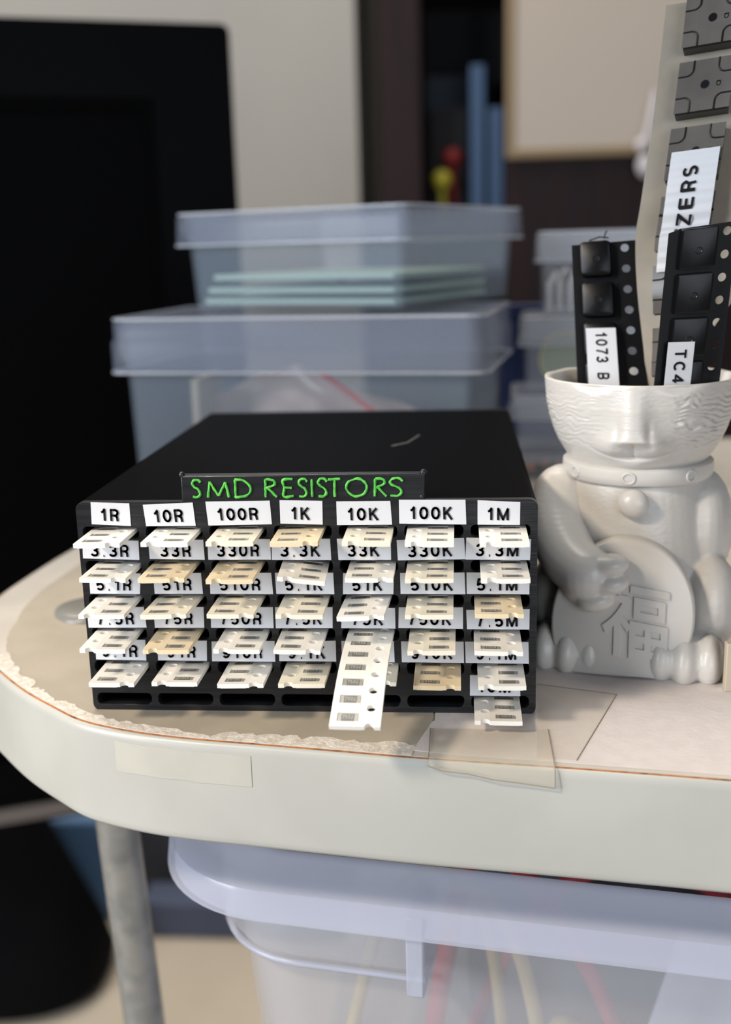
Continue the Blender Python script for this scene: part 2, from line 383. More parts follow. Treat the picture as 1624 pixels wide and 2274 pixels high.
# clear film sheet and tape pieces on the top
def sheet(name, pts, t, m, label, cat, z=.05, border=None):
    c = sum((Vector((p[0], p[1], 0)) for p in pts), Vector())/len(pts)
    o = thing(name, label, cat, (c.x, c.y, z)) if border else None
    loc = [(p[0]-c.x, p[1]-c.y) for p in pts]
    q = obj(name if not border else 'film', plate(loc, [], t), m, o, loc=(0, 0, t) if border else (c.x, c.y, z+t))
    if border:
        g = G()
        for a, b in border:
            A, B = Vector((*loc[a], t)), Vector((*loc[b], t)); g.tube([A.lerp(B, k/12)+Vector((.08*noise.noise((k, a, 0)), .08*noise.noise((k, b, 7)), 0)) for k in range(13)], .1, 6)
        obj('dirty_border', g, M_filmline, o)
        return o
    return tag(q, label, cat)
sheet('paper_sheet', [(62.3, -3.2), (62.3, 60), (170, 60), (170, -31), (108, -22.0), (80, -18.1), (66, -16.2), (55, -14.2), (56, -9), (61, -4.5)], .1, M_sheet, 'white paper covering the table top around the cat planter', 'paper')
sheet('clear_film', [(81.2, 13.4), (95.3, 8.8), (85.3, -17.9), (79, -17.1), (80.5, 2)], .06, M_tapefilm, 'clear film patch with a dirty border lying beside the organizer', 'film', .12, [(0, 1), (1, 2)])
tp = thing('clear_tape', 'piece of clear tape folded over the table edge under the long hanging strip', 'tape', (71, -14, .2))
g = G(); prof = []
for x, a in ((61.6, 0), (64, .2), (68, .1), (72, .25), (76, .15), (81.6, .1)):
    f = (x-61.6)/20; ye = -18.4-2.35*f
    dz = .5+2.1*f+a
    prof.append([(x-71+1.2*(1-k[2])*(1-f)*0, k[0]+14, k[1]) for k in ((-6.6, .0, 0), (-12, .02+a*.2, 0), (ye+.5, .05, 0), (ye-.3, -.35, 1), (ye-.55, -1.2, 1), (ye-.6-a, -dz*.6-.4, 1), (ye-.55-a*1.5, -dz-.4, 1))])
vs = prof; th = [[(p[0], p[1]-(.09 if i > 2 else 0), p[2]+(.09 if i < 4 else 0)) for i, p in enumerate(r)] for r in vs]
rings = [list(a)+list(b[::-1]) for a, b in zip(vs, th)]
g.loft(rings); obj('film', g, M_tapefilm, tp, smooth=50)
g = G()
for r in (th[0][:3], th[-1][:7], [q[6] for q in th]):
    g.tube([Vector(p)+Vector((0, 0, .03)) for p in r], .09, 6)
obj('dirty_border', g, M_filmline, tp)
gl = G(); rings = []
for k, (rr, z) in enumerate(((1, 0), (.99, .5), (.93, 1.1), (.78, 1.55), (.5, 1.8), (.15, 1.9))):
    rings.append([(9.3*rr*math.cos(a)*(1+.05*math.cos(2*a+1)), 9.0*rr*math.sin(a), z) for a in [2*math.pi*i/40 for i in range(40)]])
gl.loft(rings); tag(obj('rubber_dome', gl, M_glue, loc=(-18, 55, .17), smooth=60), 'flat grey rubber dome stuck on the table beside the black organizer', 'rubber dome')
gl = G(); gl.box(-4, 4, -1, 1, 0, 9.2); tag(obj('beige_card', gl, M_card, loc=(119, 11.5, .15), bevel=.2), 'small beige card standing on the white paper beside the cat foot', 'card')

# ------------------------------------------------------------------ organizer with resistor tapes
ORG = thing('drawer_organizer', 'black printed organizer with rows of slots and a green lettered sign on top', 'organizer', (40, 0, 0))
W, H, D = 80, 39, 103.4
ox = lambda p: (p[0]-40, p[1], p[2])
COLX = [5.95+11.3*k for k in range(7)]
ROWZ = [33.9-6.24*k for k in range(6)]         # top face of the tape in each slot
outer = rrect(0, W, 0, H, 1.3)
holes = [rrect(cx-5.05, cx+5.05, zz-1.45, zz+.75, .8, 4) for cx in COLX for zz in ROWZ]
pl = plate(outer, holes, 1.6)
obj('front_panel', pl, M_black, ORG, fn=lambda v: (v.x-40, -v.z, v.y), bevel=.12, seg=1)
g = G(); r0 = rrect(0, W, 0, H, 1.3); r1 = rrect(1.6, W-1.6, 1.6, H-1.6, .6)
to = lambda r, y: [(p[0]-40, y, p[1]) for p in r]
g.ring_loft([to(r0, 1.6), to(r0, D-1.2), to(r0, D), to(r1, D), to(r1, 1.6)]); obj('shell', g, M_black_top, ORG)
obj('back_panel', plate(outer, [], 1.6), M_black, ORG, fn=lambda v: (v.x-40, D-v.z, v.y))
g = G(); g.tube([(12.3, 51.8, H+.04), (15.5, 55.5, H+.06), (17.8, 65.3, H+.04)], .07, 5); obj('pale_scratch', g, M_mark, ORG)
# raised sign with green hand drawn letters
g = G(); g.box(19-40, 61-40, 0, 2.2, H-.3, 43.6)
pn = obj('nameplate', g, M_black, ORG, bevel=.25)
for bx_, by_, bz_, br_ in ((19.2, .4, 43.7, .55), (60.8, .5, 43.7, .6), (60.5, .3, 39.6, .45)):
    g = G(); g.ball((bx_-40, by_, bz_), br_, 12); obj('corner_blob', g, M_black, pn)
LET = {'S': [[(1,.86),(.75,1),(.3,.98),(.1,.78),(.35,.6),(.7,.48),(.92,.25),(.65,.03),(.1,.04)]],
       'M': [[(0,0),(.12,.9)],[(.12,.9),(.5,.1)],[(.5,.1),(.85,.85)],[(.85,.85),(1,.02)]],
       'D': [[(.12,0),(.12,1)],[(.1,1),(.6,.95),(1,.55),(.8,.12),(.1,0)]],
       'R': [[(.1,0),(.15,1)],[(.15,1),(.75,.95),(.85,.7),(.2,.5)],[(.35,.5),(1,0)]],
       'E': [[(.9,1),(.1,.96),(.15,.55),(.1,.03),(.95,.05)],[(.15,.55),(.8,.5)]],
       'I': [[(.5,1),(.5,0)]],
       'T': [[(0,.95),(1,1)],[(.55,.97),(.5,0)]],
       'O': [[(.5,1),(.12,.8),(.03,.4),(.4,.02),(.85,.15),(1,.6),(.75,.95),(.5,1)]]}
g = G()
for ch, x0, x1 in (('S',20.9,22.5),('M',23.7,27.4),('D',28.2,31.2),('R',33.5,35.7),('E',36.7,38.7),('S',39.4,41.0),('I',41.4,42.2),('S',42.7,44.4),('T',44.6,46.7),('O',47.6,51.2),('R',52.3,54.5),('S',54.9,57.3)):
    for st in LET[ch]:
        pts = [(x0+(x1-x0)*a-40, -.12, 39.75+3.1*b) for a, b in st]
        sp = spline(pts, 6)
        g.tube([p+Vector((.07*noise.noise(p*2.1), 0, .07*noise.noise(p*2.3+Vector((5,5,5))))) for p in sp], .27, 8, rr=[.23+.1*noise.noise(p*1.7) for p in sp])
obj('lettering', g, M_green, pn, smooth=60)

LABELS={'1R':[(2.84,39.05),(9.7,38.8),(9.7,34.76),(2.72,35.12)],'10R':[(12.08,38.54),(20.92,38.88),(21.21,34.75),(12.41,34.7)],'100R':[(23.15,39.02),(34.38,39.1),(34.58,34.95),(23.44,34.77)],'1K':[(36.1,39.17),(43.48,39.0),(43.41,34.83),(36.07,35.07)],'10K':[(45.88,38.9),(55.12,38.91),(55.34,34.76),(45.87,34.73)],'100K':[(56.58,39.1),(67.85,39.02),(67.98,34.72),(56.58,34.95)],'1M':[(69.89,38.92),(77.05,38.56),(77.01,34.6),(69.88,34.69)],
'3.3R':[(0.73,32.3),(10.81,32.1),(10.74,28.6),(0.59,28.9)],'33R':[(12.53,32.2),(22.34,32.2),(22.41,28.6),(12.63,28.79)],'330R':[(23.06,32.3),(34.15,32.3),(34.11,28.6),(23.05,28.6)],'3.3K':[(34.38,32.3),(44.58,32.3),(44.67,28.5),(34.27,28.55)],'33K':[(45.75,32.3),(55.06,32.3),(55.05,28.5),(45.93,28.5)],'330K':[(56.06,32.0),(67.59,32.35),(67.8,28.6),(56.21,28.4)],'3.3M':[(67.97,32.4),(78.91,32.1),(78.76,28.4),(67.8,28.55)],
'5.1R':[(1.39,26.2),(10.74,26.1),(10.34,22.3),(1.35,22.4)],'51R':[(12.99,26.2),(21.55,26.2),(21.7,22.35),(13.03,22.35)],'510R':[(23.1,26.2),(34.02,26.2),(34.21,22.3),(23.04,22.35)],'5.1K':[(34.69,26.2),(44.92,26.2),(45.01,22.3),(34.78,22.35)],'51K':[(46.64,26.1),(55.48,26.1),(55.31,22.3),(46.51,22.3)],'510K':[(56.54,26.15),(67.63,26.2),(67.77,22.3),(56.57,22.35)],'5.1M':[(67.97,26.2),(78.73,26.1),(78.7,22.3),(67.99,22.35)],
'7.5R':[(0.46,19.67),(10.83,19.9),(11.08,16.05),(0.46,16.0)],'75R':[(12.54,19.9),(21.65,19.9),(21.54,16.05),(12.62,16.0)],'750R':[(22.94,19.9),(34.03,19.9),(34.0,16.0),(22.77,16.05)],'7.5K':[(34.44,19.9),(44.59,19.9),(44.49,16.05),(34.4,16.0)],'75K':[(46.25,19.8),(55.54,19.75),(55.55,16.0),(46.0,16.05)],'750K':[(56.19,19.9),(67.34,19.9),(67.32,16.0),(56.06,16.1)],'7.5M':[(67.89,19.44),(78.79,19.6),(78.76,15.9),(68.01,15.95)],
'9.1R':[(1.44,13.6),(10.64,13.7),(10.57,9.8),(1.32,9.95)],'91R':[(12.89,13.5),(21.82,13.6),(21.64,9.8),(12.73,9.85)],'910R':[(22.7,13.45),(34.06,13.6),(34.01,9.7),(22.59,9.75)],'9.1K':[(34.84,13.3),(44.95,13.7),(44.92,9.8),(34.74,9.85)],'91K':[(45.93,13.65),(55.22,13.65),(55.28,9.75),(46.01,9.8)],'910K':[(56.48,13.6),(67.41,13.6),(67.47,9.7),(56.56,9.75)],'9.1M':[(67.65,13.6),(78.62,13.6),(78.74,9.6),(67.75,9.7)],
'10M':[(68.49,7.4),(77.19,7.3),(77.3,3.5),(68.47,3.55)]}
for k, q in LABELS.items():
    g = G()
    tl, tr, br, bl = [Vector((a-40, 0, b)) for a, b in q]
    n = 6; f = []; bk = []
    for i in range(n+1):
        u = i/n; bow = -.06-.1*abs(noise.noise((tl.x*.3+u*2, tl.z, 0)))
        f.append([tl.lerp(tr, u)+Vector((0, bow-.02, 0)), bl.lerp(br, u)+Vector((0, bow-.06, 0))])
    rings = [[a+Vector((0, 0, 0)), b, b+Vector((0, .1, 0)), a+Vector((0, .1, 0))] for a, b in f]
    g.loft(rings); lb = obj('value_label', g, M_label, ORG)
    lb['label'] = 'white %s label' % k
    vs, fs, wd = text2d(k, 2.3)
    wid = (tr-tl).length; tw = min(wd*1.02, wid-1.0); hgt = (tl-bl).length
    u0 = (wid-tw)/2/wid - .015; v0 = (hgt-2.3)/2/hgt - .04
    g = G(); pts = []
    for v in vs:
        uu = u0+v.x/wd*tw/wid; vv = v0+v.y/hgt
        p = bl.lerp(br, uu).lerp(tl.lerp(tr, uu), vv); pts.append(p+Vector((0, -.235-.03, 0)))
    g.add(pts, fs); obj('lettering', g, M_ink, lb, smooth=0)

def bendfn(kind):
    if not kind: return lambda x, s, w: (x, -s, w)
    # long tape: leaves the slot level and sags over the table edge in an arc
    def f(x, s, w):
        if s < 0: return (x, -s, w)
        th = .40*min(1, s/22); y = 0; z = 0; n = 12
        for k in range(n):
            a = .36*min(1, (s*(k+.5)/n)/20); y -= math.cos(a)*s/n; z -= math.sin(a)*s/n
        a = .36*min(1, s/20)
        return (x, y-w*math.sin(a)*1.0, z+w*math.cos(a))
    return f
def tape(cx, row, side, tone, Lf, label, yaw=0, tilt=0, roll=0, bend=None, marks=None, nres=None):
    o = thing('resistor_tape', label, 'component tape', (cx, 0, ROWZ[row]), group='resistor tapes in the organizer slots', rot=(R(tilt), R(roll), R(yaw)))
    sx = 1 if side == 'R' else -1               # sprocket holes on that side
    hx = 2.25*sx; rx = -1.25*sx; back = -14
    f = bendfn(bend)
    st = lambda s: s
    hs = [s for s in [k*4 for k in range(-4, 9)] if back+1.5 < s < Lf-.5]
    rs = [s for s in [k*4-2 for k in range(-3, 9)] if -4 < s < Lf-.8]
    # tip with half a sprocket hole torn open
    outer = [(-4, back), (4, back), (4, Lf)]
    notch = [(hx+.75*math.cos(a), Lf-.75*math.sin(a)*1.0) for a in [math.pi*k/10 for k in range(11)]]
    outer += notch + [(-4, Lf)]
    off = Lf % 4
    hs = [Lf-4*k for k in range(1, 12) if Lf-4*k > back+1.5]; rs = [Lf-2-4*k for k in range(0, 9) if Lf-2-4*k > -5]
    holes = [circle(hx, s, .75, 18) for s in hs]+[[(rx-1.7, s-.92), (rx+1.7, s-.92), (rx+1.7, s+.92), (rx-1.7, s+.92)] for s in rs]
    cuts = [k for k in range(-2, int(Lf)+1)] if bend else None
    ff = lambda v: f(v.x, v.y, v.z)
    obj('carrier_strip', plate(outer, holes, .75, cuts), M_tape[tone], o, fn=ff, smooth=30)
    obj('bottom_film', plate([(rx-2.2, back), (rx+2.2, back), (rx+2.2, Lf), (rx-2.2, Lf)], [], .05, cuts), M_tape[tone], o, fn=lambda v: f(v.x, v.y, v.z-.76))
    obj('cover_film', plate([(rx-2.65, back), (rx+2.65, back), (rx+2.65, Lf-.05), (rx-2.65, Lf-.02)], [], .03, cuts), M_film, o, fn=lambda v: f(v.x, v.y, v.z+.05))
    for s in rs:
        g = G(); g.box(rx-1.05, rx+1.05, s-.78, s+.78, -.65, -.12)
        rb = obj('resistor', g, M_res, o, fn=ff)
        for e in (-1, 1):
            g = G(); a, b = sorted((rx+e*1.05, rx+e*1.58)); g.box(a, b, s-.78, s+.78, -.66, -.13)
            obj('terminal', g, M_term, rb, fn=ff)
        if marks:
            vs, fs, wd = text2d(marks, .85, .12, .13)
            flip = -1 if side == 'L' else 1
            g = G(); g.add([f(rx+flip*(v.x-wd/2)*1.7/wd, s-flip*(v.y-.42), .028) for v in vs], fs); obj('marking', g, M_mark, rb, smooth=0)
    return o
COLS = [['1R','3.3R','5.1R','7.5R','9.1R'],['10R','33R','51R','75R','91R'],['100R','330R','510R','750R','910R'],['1K','3.3K','5.1K','7.5K','9.1K'],
        ['10K','33K','51K','75K','91K'],['100K','330K','510K','750K','910K'],['1M','3.3M','5.1M','7.5M','9.1M','10M']]
TONE = ['white', 'cream', 'tan']
TAPES = [
 [(6.2,'R',0),(17.7,'L',0),(28.7,'L',1),(39.5,'R',2),(51.5,'L',1),(61.9,'L',0),(74.1,'L',0)],
 [(6.6,'R',0),(16.7,'R',2),(28.4,'L',2),(40.1,'L',0,3,0,7),(51.8,'R',0),(61.8,'L',1),(74.3,'L',0)],
 [(6.0,'L',0),(17.0,'R',1,-2,0,-2),(28.2,'R',1),(39.9,'L',1),(50.7,'R',0,-3,1,-3),(61.7,'L',1),(73.3,'R',2)],
 [(5.6,'L',0),(16.7,'L',2),(28.9,'L',0),(39.3,'R',0),None,(62.0,'L',1),(73.2,'R',0)],
 [(6.7,'R',0),(17.7,'L',0),(29.3,'R',0),(39.8,'L',1),(51.9,'R',1),(62.9,'R',2),(73.8,'L',0)],
 [None]*6+[(73.2,'L',0)]]
for r, rw in enumerate(TAPES):
    for c, t in enumerate(rw):
        if not t: continue
        v = COLS[c][r]; rest = t[3:] or (0, random.uniform(-.6, .8), random.uniform(-1, 1))
        if c == 4 and r == 4: lab = 'cream paper tape end half hidden behind the long hanging tape'
        else:
            lab = '%s paper tape end with chip resistors poking out just under the %s label' % (TONE[t[2]], v)
            if r == 5: lab = 'white paper tape end under the 10M label, lowest of all the tape ends'
        mk = {(4,0):'9R10',(4,2):'9100',(4,3):'9101',(4,5):'9103',(5,6):'1005',(1,4):'3302',(3,6):'7504',(2,6):'5104',(4,1):'91R0'}.get((r, c))
        tape(t[0], r, t[1], t[2], 8.5+random.uniform(-.4, .4) - (1.2 if (c, r) == (4, 4) else 0), lab, *rest, marks=mk)
tape(51.2, 3, 'R', 0, 26.6, 'long white paper tape hanging out from the 75K slot over the table edge', yaw=-1.5, bend=True, marks='7502')

# ------------------------------------------------------------------ cat planter
CAT = thing('cat_planter', 'white printed beckoning cat planter cut open at the eyes, beside the black organizer', 'planter', (102.3, 37.6, .12), R(-12))
g = G()
q = lambda x, y, z: Matrix.Rotation(R(x), 3, 'X').to_quaternion() @ Matrix.Rotation(R(y), 3, 'Y').to_quaternion() @ Matrix.Rotation(R(z), 3, 'Z').to_quaternion()
def lathe(g, prof, n=48, sy=1):
    g.loft([[(r*math.cos(2*math.pi*k/n), sy*r*math.sin(2*math.pi*k/n), z) for k in range(n)] for r, z in prof])
lathe(g, [(14.5, .1), (16.2, 1.5), (16.8, 6), (16.6, 12), (15.9, 18), (15.2, 24), (14.5, 29), (13.6, 34), (12.6, 39)])
# haunches, feet with toes, tail stump
g.ball((-14.3, -5, 10), (6.2, 9.5, 10)); g.ball((14.6, -7, 11.5), (6.2, 8.5, 9.8))
for sx, fx, fy in ((-1, -11.2, -14.5), (1, 10.8, -15.5)):
    g.ball((fx, fy+2, 3.4), (7.8, 8.6, 5.2))
    for k in (-1, 0, 1): g.ball((fx+k*4.3, fy-2.4+abs(k)*1.0, 3.0), (2.9, 5.4, 5.2))
g.ball((0, -10, 2.5), (13, 8, 3))
# the raised-arm shoulder on the other side stays close to the body
g.ball((12.5, 0, 25), (6.5, 9, 12))
body = obj('body', g, M_cat, CAT, remesh=.42, smooth=0 or 180, fn=lambda v: (v.x, v.y, max(0, v.z)))
g = G(); arm = spline([(-14.0, -3, 31), (-14.6, -8.5, 26), (-11.5, -15, 21.5), (-7.6, -19.2, 19.6)], 6)
for i, p in enumerate(arm):
    t = i/(len(arm)-1); g.ball(p, (6.4-1.2*t if t < .8 else 5.4), 20)
g.ball((-7.5, -19.2, 18.8), (5.6, 4.2, 5.6))
for fx_, fz_ in ((-3.4, 22.1), (-3.3, 18.5), (-5.8, 15.0)): g.ball((fx_, -21.0, fz_), (3.7, 2.9, 2.15), rot=q(0, -8, 0))
obj('arm', g, M_cat_fine, CAT, remesh=.35, smooth=180)
# gold piece (koban) held against the belly
g = G(); cx, cz, a, b, tl = -1.0, 11.0, 13.2, 15.6, R(-13)
def coin(rad, n=72):
    out = []
    for k in range(n):
        t = 2*math.pi*k/n; x, z = a*rad*math.cos(t), b*rad*math.sin(t)
        out.append((cx+x*math.cos(tl)-z*math.sin(tl)*-1*-1, cz+x*math.sin(tl)+z*math.cos(tl)))
    return out
def cpt(x, y, z): return (x, y - 0.12*(z-11)*-1 - 0.02, max(z, .4))
g.loft([[cpt(x, -17.0, z) for x, z in coin(1)], [cpt(x, -18.8, z) for x, z in coin(1)], [cpt(x, -19.4, z) for x, z in coin(.985)], [cpt(x, -19.7, z) for x, z in coin(.955)]])
kb = obj('koban_coin', g, M_cat_fine, CAT, smooth=50)
vs, fs = font2d('福', 11.5, .2, .55)
x0, x1 = min(v.x for v in vs), max(v.x for v in vs); z0 = min(v.y for v in vs)
g = G(); g.add([cpt(-4.6+(v.x-x0)/(x1-x0)*12.2, -19.72-v.z*.9, 4.6+(v.y-z0)/1.0*.93-.1*(v.x-x0)) for v in vs], fs)
obj('engraved_character', g, M_cat_fine, kb, smooth=30)
# head: a bowl with nose, muzzle, mouth and fur grooves
def rad(z):
    T = [(37.0, 11.6), (38.2, 12.6), (39.7, 13.9), (42.7, 15.7), (45, 16.7), (47.5, 17.5), (50.5, 18.1), (55.2, 18.5)]
    for (a0, r0), (a1, r1) in zip(T, T[1:]):
        if z <= a1:
            t = max(0, (z-a0)/(a1-a0)); return r0+(r1-r0)*t
    return T[-1][1]
ga = lambda d, s_: math.exp(-(d/s_)**2)
def face(x, z):
    d = 0
    ns = 2.3+1.0*max(0, (55-z)/9.5)
    d += (0.7+1.9*max(0, min(1, (55-z)/9)))*ga(x, ns)*(1 if z > 45.2 else ga(z-45.2, 1.1))
    d += 2.1*(ga(x-3.3, 2.9)+ga(x+3.3, 2.9))*ga(z-43.4, 2.3)
    d += .9*ga(x, 2.8)*ga(z-39.9, 1.5)
    zm = 41.4+.10*max(0, abs(x)-2.4)**1.6
    if abs(x) < 8.5: d -= .75*ga(z-zm, .42)*(1-abs(x)/10)
    d -= .5*ga(x, .35)*(1 if 41.4 < z < 44.6 else 0)
    d -= .35*ga(x-2.6, .5)*ga(z-46, 2.5)+.35*ga(x+2.6, .5)*ga(z-46, 2.5)
    for e in (-1, 1):
        zz = 54.6+.05*(x-e*7.6)**2; d -= .55*ga(z-zz, .8)*ga(x-e*7.6, 4.2)
    cheek = max(0, min(1, (abs(x)-5.5)/3))*max(0, min(1, (z-41)/3))*max(0, min(1, (54-z)/2.5))
    d += cheek*(.20 if x > 0 else .09)*math.sin(6.0*(z+(.22 if x > 0 else .1)*abs(x)+1.3*noise.noise((x*.45, z*.4, 2))))*(.3+noise.noise((x*.6, z*1.1, 5))**2*4)
    return d
n, m = 300, 110; rings = []
for k in range(m+1):
    z = 37.0+18.1*k/m; row = []
    for i in range(n):
        th = 2*math.pi*i/n; r = rad(z); x = r*math.sin(th); fr = -math.cos(th)
        d = face(x, z) if math.cos(th) > 0 else 0
        d *= min(1, max(0, math.cos(th))*2.5)
        zz = z+(.18*noise.noise((th*4, 0, 3)) if k == m else 0)
        row.append(((r+d)*math.sin(th), -(r+d)*math.cos(th), zz))
    rings.append(row)
for z, dr in ((55.15, -.7), (54.9, -1.4), (50, -1.6), (45, -1.7), (41, -2), (39, -4)):
    rings.append([((rad(z)+dr)*math.sin(2*math.pi*i/n), -(rad(z)+dr)*math.cos(2*math.pi*i/n), z) for i in range(n)])
g = G(); g.loft(rings); obj('head_bowl', g, M_cat, CAT, smooth=180)
g = G(); lathe(g, [(12.2, 35.6), (14.1, 35.5), (14.6, 35.9), (14.7, 37.2), (14.6, 38.6), (14.1, 38.9), (12.2, 38.9)], 96)
col = obj('collar', g, M_cat_fine, CAT, smooth=50)
for k, an in enumerate((-50, -3, 46)):
    g = G(); a_ = R(an); c_ = Vector((14.62*math.sin(a_), -14.62*math.cos(a_), 37.25)); rr_ = []
    for i in range(24):
        t = 2*math.pi*i/24; u = Vector((math.cos(a_), math.sin(a_), 0))
        rr_.append(c_+u*1.15*math.cos(t)+Vector((0, 0, 1))*1.0*math.sin(t))
    g.tube(rr_+[rr_[0]], .28, 8); obj('stud', g, M_cat_fine, col, smooth=60)
g = G(); g.ball((.3, -15.2, 32.6), (2.9, 2.2, 2.8), 32); bell = obj('bell', g, M_cat_fine, CAT, smooth=60)

# ------------------------------------------------------------------ component strips standing in the cat
def strip(name, label, top, bot, wid, up_pts=None, mats=None):
    """frame: u across (mm from the outer edge), v along from the top downwards, w towards the viewer"""
    tl, tr = Vector(top[0]), Vector(top[1]); bl, br = Vector(bot[0]), Vector(bot[1])
    L = ((tl-bl).length+(tr-br).length)/2
    base = (bl+br)/2; ext = 14.0
    o = thing(name, label, 'component tape', tuple(base-Vector((0, 0, ext-1))))
    org = o.location/S
    def f(u, v, w):
        t = v/L; a = tl.lerp(bl, t) if t <= 1 else bl+(Vector((0, 0, -1))*(v-L))
        b = tr.lerp(br, t) if t <= 1 else br+(Vector((0, 0, -1))*(v-L))
        p = a.lerp(b, u/wid); nn = (tr-tl).cross(bl-tl).normalized() if True else None
        if nn.y > 0: nn = -nn
        return p+nn*w-org
    return o, f, L
def rb(u0, u1, v0, v1, h, r=.5, taper=.25):
    g = G(); ring = lambda e, w: [(a, b, w) for a, b in rrect(u0+e, u1-e, v0+e, v1-e, r, 4)]
    g.loft([ring(0, -.1), ring(taper*.6, h*.9), ring(taper+.12, h)])
    return g
# the narrow black tape with the 1073 sticker
o, f, L = strip('component_tape', 'black pocket tape with a 1073 sticker standing in the cat planter', [(89.47, 46.61, 80.17), (101.55, 44.24, 80.89)], [(90.68, 42.11, 52.8), (104.09, 40.15, 52.56)], 12)
f0 = f
ff = lambda v: f0(v.x, v.y, v.z)
obj('carrier_strip', plate([(0, 0), (12, 0), (12, L+10), (0, L+10)], [circle(9.95, 1.3+4*k, .78) for k in range(9)], .35, [L]), M_carrier, o, fn=ff)
for k in range(5):
    p = rb(1.5, 7.5, .0+8*k-.4, 6.7+8*k, 1.9, .9, .25); pk = obj('pocket', p, M_pocket, o, fn=ff, smooth=50)
    g = G(); g.v = []; ring = [(4.6+.6*math.cos(t), 3.2+8*k+.6*math.sin(t)) for t in [2*math.pi*i/20 for i in range(20)]]
    g.tube([(a, b, 1.9) for a, b in ring+[ring[0]]], .14, 6); g.add([(a, b, 1.93) for a, b in ring], [tuple(range(20))]); obj('pocket_hole', g, M_buzside, pk, fn=ff)
g = G(); g.tube([(6.3, -.6, 1.6), (6.6, -1.4, 1.9), (7.0, -1.9, 2.2)], .12, 6); g.tube([(3.5, -.4, 1.7), (5.5, -.9, 1.9), (7.2, -.6, 1.7)], .14, 6); obj('torn_burr', g, M_carrier, o, fn=ff)
def sticker(o, f, u0, u1, v0, v1, w, txt, cap, tv0, adv, rot, cross=None, wav=0):
    g = G(); n = 70; rings = []
    for i in range(n+1):
        v = v0+(v1-v0)*i/n; ww = w+wav*noise.noise((v*.9, 4, 0))
        rings.append([(u0, v, ww), (u1, v, ww), (u1, v, ww-.12), (u0, v, ww-.12)])
    g.loft(rings); s_ = obj('sticker', g, M_label, o, fn=lambda p: f(p.x, p.y, p.z))
    vs, fs, wd = text2d(txt, cap)
    um = (u0+u1)/2 if cross is None else cross
    g = G(); sc_ = adv/wd
    for_ = []
    for v in vs:
        if rot < 0: uu, v_ = um+cap/2-(cap-v.y)*1.0, tv0+v.x*sc_           # reads downwards
        else: uu, v_ = um-cap/2+(cap-v.y), tv0-v.x*sc_                       # reads upwards
        for_.append((uu, v_, w+wav*noise.noise((v_*.9, 4, 0))+.09+.45*wav))
    g.add(for_, fs); obj('lettering', g, M_ink, s_, fn=lambda p: f(p.x, p.y, p.z), smooth=0)
    return s_
sticker(o, f0, 2.1, 7.4, 16.9, 31, 2.15, '1073 B', 2.15, 17.8, 9.3, -1)
# the wider black tape with the TC sticker, in front
o2, f2, L2 = strip('component_tape', 'black pocket tape with a TC sticker standing in front of the buzzer tape', [(104.12, 22.56, 82.12), (116.27, 23.89, 83.12)], [(102.92, 25.2, 54.45), (115.2, 27.6, 54.02)], 12)
ff2 = lambda v: f2(v.x, v.y, v.z)
obj('carrier_strip', plate([(0, .3), (1.9, -.3), (12, -.6), (12, L2+8), (0, L2+8)], [circle(10.25, .9+4*k, .78) for k in range(9)], .35, [L2]), M_carrier, o2, fn=ff2)
for k in range(4):
    pk = obj('pocket', rb(1.9, 8.5, -.3+8*k, 6.9+8*k, 1.1, .35, .2), M_pocket, o2, fn=ff2, smooth=50)
    ring = [(5.2+.55*math.cos(t), 3.7+8*k+.55*math.sin(t)) for t in [2*math.pi*i/20 for i in range(20)]]
    g = G(); g.tube([(a, b, 1.1) for a, b in ring+[ring[0]]], .12, 6); g.add([(a, b, 1.12) for a, b in ring], [tuple(range(20))]); obj('pocket_hole', g, M_buzside, pk, fn=ff2)
sticker(o2, f2, 1.4, 6.2, 20.0, 31, 1.3, 'TC44', 2.2, 21.4, 8.4, -1)
# the smoky buzzer tape behind, leaning and curved
LP = [Vector(p) for p in [(106.29, 46.33, 123.75), (104.24, 42.84, 105.93), (101.83, 39.96, 88.63), (101.07, 40.65, 81.14), (101.85, 41.31, 70.84), (103.6, 40.83, 57.67), (104.0, 41.129999999999995, 50), (104.0, 41.129999999999995, 42.5)]]
path = spline(LP, 10); dist = [0]
for a, b in zip(path, path[1:]): dist.append(dist[-1]+(b-a).length)
ac = Vector((math.cos(R(-16)), math.sin(R(-16)), .08)).normalized()
o3 = thing('buzzer_tape', 'smoky grey tape of square buzzer pockets with a BUZZERS sticker rising from the cat planter', 'component tape', (110, 41, 42))
def f3(u, v, w):
    v = max(-.5, v)
    for i in range(len(dist)-1):
        if v <= dist[i+1] or i == len(dist)-2:
            t = (v-dist[i])/(dist[i+1]-dist[i]); p = path[i].lerp(path[i+1], t); tg = (path[i+1]-path[i]).normalized(); break
    tw = R(-16-14*min(1, max(0, (v-42)/12))); ac = Vector((math.cos(tw), math.sin(tw), .08)).normalized()
    nn = ac.cross(tg).normalized()
    if nn.y > 0: nn = -nn
    shrink = 1.0 if v < 56 else max(.42, 1-.045*(v-56))
    return p+ac*u*shrink+nn*w*shrink-Vector((110, 41, 42))
ff3 = lambda v: f3(v.x, v.y, v.z)
obj('carrier_strip', plate([(0, 0), (19, .6), (19, 80), (0, 80)], [], .3, [2*k+1 for k in range(39)]), M_buzcar, o3, fn=ff3, smooth=60)
